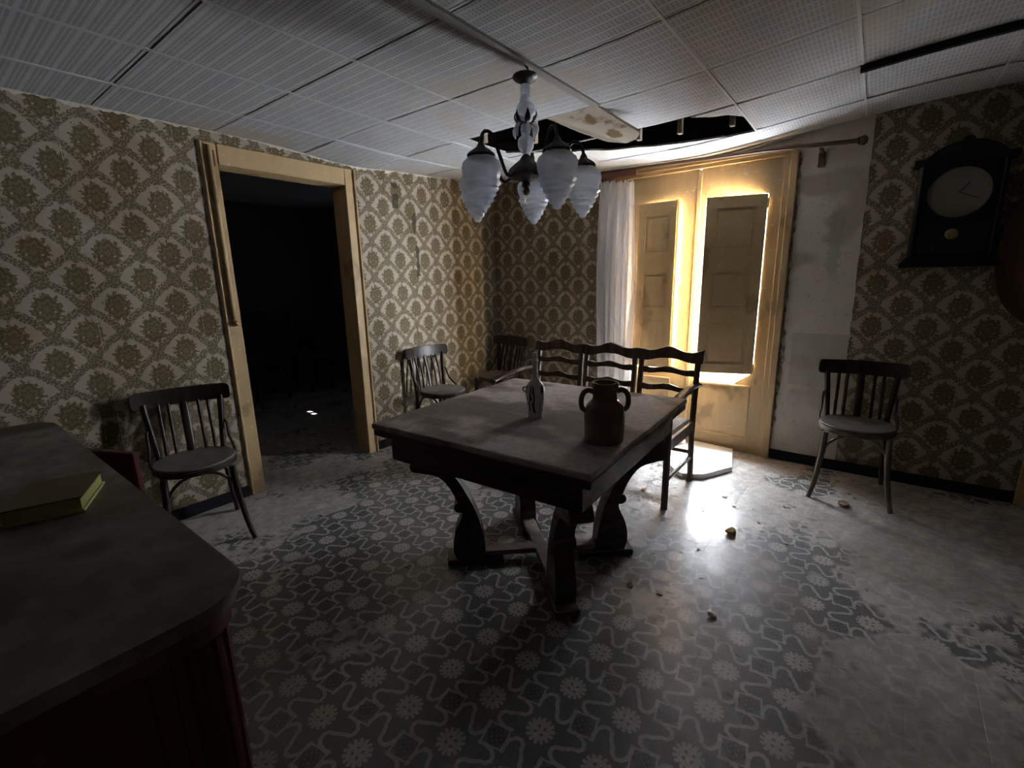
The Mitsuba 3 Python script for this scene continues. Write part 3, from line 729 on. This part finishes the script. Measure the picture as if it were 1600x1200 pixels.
# ------------------------------------------------------------------ sideboard with book and dish
sb = thing('sideboard', 'dark red-brown wooden sideboard with dusty top in the left foreground', 'sideboard')
tp = sbox(.955, -4.25, 2.536, -3.684).buffer(-.09).buffer(.09, quad_segs=10)
part(sb, 'top', cat(basis(extr(tp, .014), (0, 0, .936), (1, 0, 0), (0, 1, 0), (0, 0, 1)), basis(extr(tp.buffer(-.006), .014), (0, 0, .922), (1, 0, 0), (0, 1, 0), (0, 0, 1))), 'm_sidetop', False, label='dust-covered dark top board')
part(sb, 'cornice', basis(extr(tp.buffer(-.018), .036), (0, 0, .886), (1, 0, 0), (0, 1, 0), (0, 0, 1)), 'm_side', False)
part(sb, 'body', cat(bx(1.0, 2.485, -4.225, -3.735, .07, .888, .003)), 'm_side', False)
part(sb, 'end_panel', cat(bx(2.480, 2.492, -4.22, -4.19, .10, .87, .003), bx(2.480, 2.492, -3.83, -3.80, .10, .87, .003), bx(2.480, 2.492, -4.19, -3.83, .80, .87, .003), bx(2.480, 2.492, -4.19, -3.83, .10, .18, .003)), 'm_side', False)
part(sb, 'plinth', bx(.985, 2.50, -4.23, -3.72, .0, .07, .004), 'm_side', False)
pil = Point(0, 0).buffer(.036, 24)
for k in range(10): pil = pil.difference(Point(.039*math.cos(k*math.pi/5), .039*math.sin(k*math.pi/5)).buffer(.0075))
for x in (2.470, 1.02):
    part(sb, 'pilaster', basis(extr(pil, .80), (x, -3.752, .08), (1, 0, 0), (0, 1, 0), (0, 0, 1)), 'm_side', False)
for k, (a, b) in enumerate(((1.45, 1.93), (1.95, 2.43))):
    part(sb, 'door', bx(a, b, -3.735, -3.715, .10, .87, .004), 'm_side', False)
od = part(sb, 'door', at(bx(0, .36, -.010, .012, .10, .878, .004), 1.055, -3.712, 0, math.radians(25)), 'm_side', False, label='door standing ajar')
part(od, 'knob', at(ball(.012, (.33, .022, .52)), 1.055, -3.712, 0, math.radians(25)), 'm_brass')

bk = thing('book', 'book with olive cover and yellow-green page edges on the sideboard', 'book')
bq = Polygon([(1.989, -3.786), (1.842, -3.722), (1.800, -3.840), (1.947, -3.904)])
cen = np.array(bq.centroid.coords[0])
part(bk, 'cover', basis(extr(bq, .003), (0, 0, .981), (1, 0, 0), (0, 1, 0), (0, 0, 1)), 'm_book', False)
part(bk, 'page_block', basis(extr(bq.buffer(-.004, join_style=2), .0235), (0, 0, .9565), (1, 0, 0), (0, 1, 0), (0, 0, 1)), 'm_page', False)
part(bk, 'cover', basis(extr(bq, .006), (0, 0, .9505), (1, 0, 0), (0, 1, 0), (0, 0, 1)), 'm_page', False)
ds = thing('dish', 'dark metal dish at the edge of the photo on the sideboard', 'dish')
put(ds, at(lathe([(.001, 0), (.06, 0), (.085, .010), (.100, .022), (.102, .025), (.098, .025), (.082, .014), (.06, .005), (.001, .004)], 40), 2.035, -4.01, .9505), 'm_dish', 50)

# ------------------------------------------------------------------ wall clock
ck = thing('wall_clock', 'dark wooden wall clock with round pale dial on the back wall', 'clock')
cx0, cx1 = 3.372, 3.752
part(ck, 'case', cat(bx(cx0, cx1, -.095, -.0, 1.480, 2.02, .006)), 'm_clockwood', False)
bp = Polygon([(cx0-.03, 1.425), (cx1+.03, 1.425), (cx1+.034, 1.445), (cx1+.006, 1.485), (cx0-.006, 1.485), (cx0-.034, 1.445)])
part(ck, 'base_moulding', xz(bp, -.0, .118), 'm_clockwood', False)
xm = (cx0+cx1)/2
cr = unary_union([Polygon([(cx0-.03, 2.005), (cx1+.03, 2.005), (cx1+.03, 2.04), (cx0-.03, 2.04)]), Point(xm, 1.90).buffer(.222, 32).intersection(sbox(0, 2.03, 9, 3)), Point(xm, 2.115).buffer(.028, 12)])
part(ck, 'crown', xz(cr, -.0, .108), 'm_clockwood', False)
dx_, dz_ = xm-.004, 1.842
ring = Point(dx_, dz_).buffer(.158, 40).difference(Point(dx_, dz_).buffer(.138, 40))
part(ck, 'bezel', xz(ring, -.095, .018), 'm_clockwood', False)
dl = part(ck, 'dial', xz(Point(dx_, dz_).buffer(.1385, 40), -.094, .004), 'm_dial', False, label='round pale dial')
h1 = bx(dx_-.003, dx_+.003, -.103, -.1015, dz_, dz_+.095, 0); h1.apply_transform(trimesh.transformations.rotation_matrix(2.0, (0, 1, 0), (dx_, 0, dz_)))
h2 = bx(dx_-.004, dx_+.004, -.1015, -.100, dz_, dz_+.065, 0); h2.apply_transform(trimesh.transformations.rotation_matrix(.7, (0, 1, 0), (dx_, 0, dz_)))
part(dl, 'hand', h1, 'm_hand', False); part(dl, 'hand', h2, 'm_hand', False)
part(ck, 'door_pane', bx(cx0+.04, cx1-.04, -.099, -.095, 1.505, 1.665, .001), 'm_glass_black', False, label='dark glass pane over the pendulum')
part(ck, 'pendulum_bob', cat(ball(.030, (dx_, -.099, 1.612), 3, (1, .18, 1))), 'm_brass', 50)
for x in (cx0+.016, cx1-.016):
    part(ck, 'side_column', at(lathe([(.012, 1.49), (.014, 1.50), (.009, 1.52), (.011, 1.74), (.009, 1.96), (.014, 1.985), (.012, 2.0)], 14), x, -.103), 'm_clockwood', 40)

# round wicker tray partly in view at the right edge
wk = thing('wicker_tray', 'oval brown wicker tray hanging on the wall right of the clock', 'tray')
tr = [(.001, .012), (.30, .012), (.385, .018), (.41, .040), (.425, .042), (.425, .030), (.40, .0), (.001, 0)]
put(wk, basis(lathe(tr[::-1], 64), (4.002, -.035, 1.50), (.56, 0, 0), (0, 0, .98), (0, -1, 0)), 'm_wicker', 40)
d2 = struct('door_2', 'ochre painted door frame at the right end of the back wall')
part(d2, 'casing', bx(4.062, 4.15, -.024, .0, 0, 2.10, .004), 'm_yellow', False)
part(d2, 'door_leaf', bx(4.15, 4.85, -.012, .0, 0.01, 2.05, .003), 'm_yellow', False)
part(d2, 'casing', bx(4.85, 4.94, -.024, .0, 0, 2.10, .004), 'm_yellow', False)

# ------------------------------------------------------------------ curtain and rod
cu = thing('curtain', 'white curtain hanging at the left side of the balcony door', 'curtain')
nx, nz = 90, 40
u = np.linspace(0, 1, nx); v = np.linspace(0, 1, nz)
U, V = np.meshgrid(u, v)
Xc = 1.262+.033*(1-V)*0+(.305+.055*np.sin(np.pi*(1-V)*.5))*U-.030*np.sin(np.pi*np.clip((1-V)*1.3, 0, 1))*(1-U)
ph = 2*np.pi*(4.6*U+.25*np.sin(3*V+2*U))
amp = .014+.018*np.clip((1-V)*2.2, 0, 1)
Yc = -.085+amp*np.sin(ph)+.35*amp*np.sin(2.7*ph+1.3)
Zt = 2.203+.012*np.sin(U*61)-.030*U
Zc = .012+(Zt-.012)*V
idx = np.arange(nx*nz).reshape(nz, nx)
F_ = np.stack([idx[:-1, :-1], idx[:-1, 1:], idx[1:, 1:], idx[1:, :-1]], -1).reshape(-1, 4)
put(cu, (np.c_[Xc.ravel(), Yc.ravel(), Zc.ravel()], F_), 'm_curtain', True)
rd = thing('curtain_rod', 'dark wooden curtain rod above the balcony door', 'curtain rod')
part(rd, 'pole', tube([(1.18, -.10, 2.268), (2.54, -.10, 2.238), (3.055, -.10, 2.205)], .0135, 12), 'm_rod', 60)
part(rd, 'finial', cat(ball(.029, (3.075, -.10, 2.204), 3, (.8, 1, 1)), bx(3.045, 3.056, -.12, -.08, 2.184, 2.226, .004)), 'm_rod', 40)
part(rd, 'bracket', cat(bx(2.835, 2.875, -.02, .0, 2.095, 2.19, .005), bx(2.845, 2.865, -.115, -.01, 2.178, 2.198, .004)), 'm_rod', False)
part(rd, 'bracket', cat(bx(1.215, 1.255, -.02, -.0, 2.20, 2.29, .005), bx(1.225, 1.245, -.115, -.01, 2.24, 2.258, .004)), 'm_rod', False)
part(rd, 'gathering_tape', bx(1.24, 1.60, -.122, -.117, 2.208, 2.252, .001), 'm_rust', False)

# ------------------------------------------------------------------ things on the floor
bo = thing('white_board', 'bright white board lying on the floor before the balcony door', 'board')
put(bo, extr(Polygon([(2.235, -.735), (2.30, -.770), (2.43, -.705), (2.556, -.455), (2.475, -.06), (2.16, -.03), (2.02, -.45)]), .036), 'm_board', False)
scene[bo]['to_world'] = T().translate([0, 0, .001])
b2 = thing('white_board', 'second white board on the floor, mostly hidden behind the bench', 'board')
put(b2, extr(Polygon([(2.005, -.475), (1.96, -.60), (1.78, -.70), (1.22, -.74), (1.20, -.12), (1.98, -.12)]), .016), 'm_board', False)
scene[b2]['to_world'] = T().translate([0, 0, .001])
def chip(label, x, y, r, mat, seed, cat_, group=None):
    rr = random.Random(seed)
    pts = [(r*rr.uniform(.55, 1)*math.cos(a), r*rr.uniform(.45, 1)*.7*math.sin(a)) for a in np.linspace(0, 2*math.pi, 9)[:-1]]
    m = extr(Polygon(pts), .2*r).subdivide()
    m.vertices[:, 2] += .5*r*np.abs(np.sin(m.vertices[:, 0]/r*1.4+rr.random()))*rr.uniform(.2, .5)
    m.vertices[:, 2] -= m.vertices[:, 2].min()
    k = thing(cat_.replace(' ', '_'), label, cat_, group)
    put(k, at(m, x, y, .0008, rr.uniform(0, 6)), mat, False)
chip('curled pale plaster chip right beside the table leg, nearest the camera', 2.493, -2.108, .026, 'm_chip', 1, 'plaster chip')
chip('flat plaster chip on the tiles between the table leg and the light patch', 2.62, -2.083, .022, 'm_chip', 2, 'plaster chip')
chip('curled plaster chip lying farthest out on the tiles in front of the table', 2.851, -2.099, .026, 'm_chip', 3, 'plaster chip')
chip('brown dry leaf in the light patch on the floor', 2.755, -1.351, .052, 'm_leaf', 4, 'dry leaf')
chip('dark dry leaf beside the bench leg under the table edge', 2.156, -1.112, .026, 'm_leaf', 5, 'dry leaf')
chip('yellowish piece of cardboard on the floor before the bentwood chair under the clock', 3.235, -.615, .055, 'm_rush', 6, 'cardboard piece')
G1 = 'plaster crumbs scattered on the floor'
for k, (x, y, r, t) in enumerate((
        (2.70, -1.02, .014, 'small plaster crumb at the far edge of the light patch'), (2.62, -.92, .018, 'plaster crumb between the white board and the light patch'),
        (2.80, -.98, .012, 'tiny plaster crumb right of the far end of the light patch'), (2.95, -.85, .016, 'plaster crumb halfway between the white board and the chair under the clock'),
        (2.56, -1.18, .010, 'tiny plaster crumb at the left side of the light patch'), (2.66, -1.62, .012, 'small plaster crumb at the near edge of the light patch'),
        (2.60, -1.70, .010, 'tiny plaster crumb just below the light patch'), (3.02, -1.30, .013, 'small plaster crumb on bare tiles right of the brown leaf'),
        (2.74, -1.86, .010, 'tiny crumb between the light patch and the outermost plaster chip'), (2.48, -1.80, .014, 'plaster crumb close to the right side of the table legs'),
        (2.90, -.36, .012, 'small plaster crumb at the skirting left of the chair under the clock'), (1.52, -2.62, .016, 'plaster crumb on the floor left of the table'),
        (2.86, -1.15, .015, 'plaster crumb just beyond the brown leaf'), (2.30, -1.95, .020, 'plaster crumb under the table beside the crossed stretchers'))):
    chip(t, x, y, r, 'm_chip' if k % 3 else 'm_leaf', 20+k, 'plaster crumb', G1)
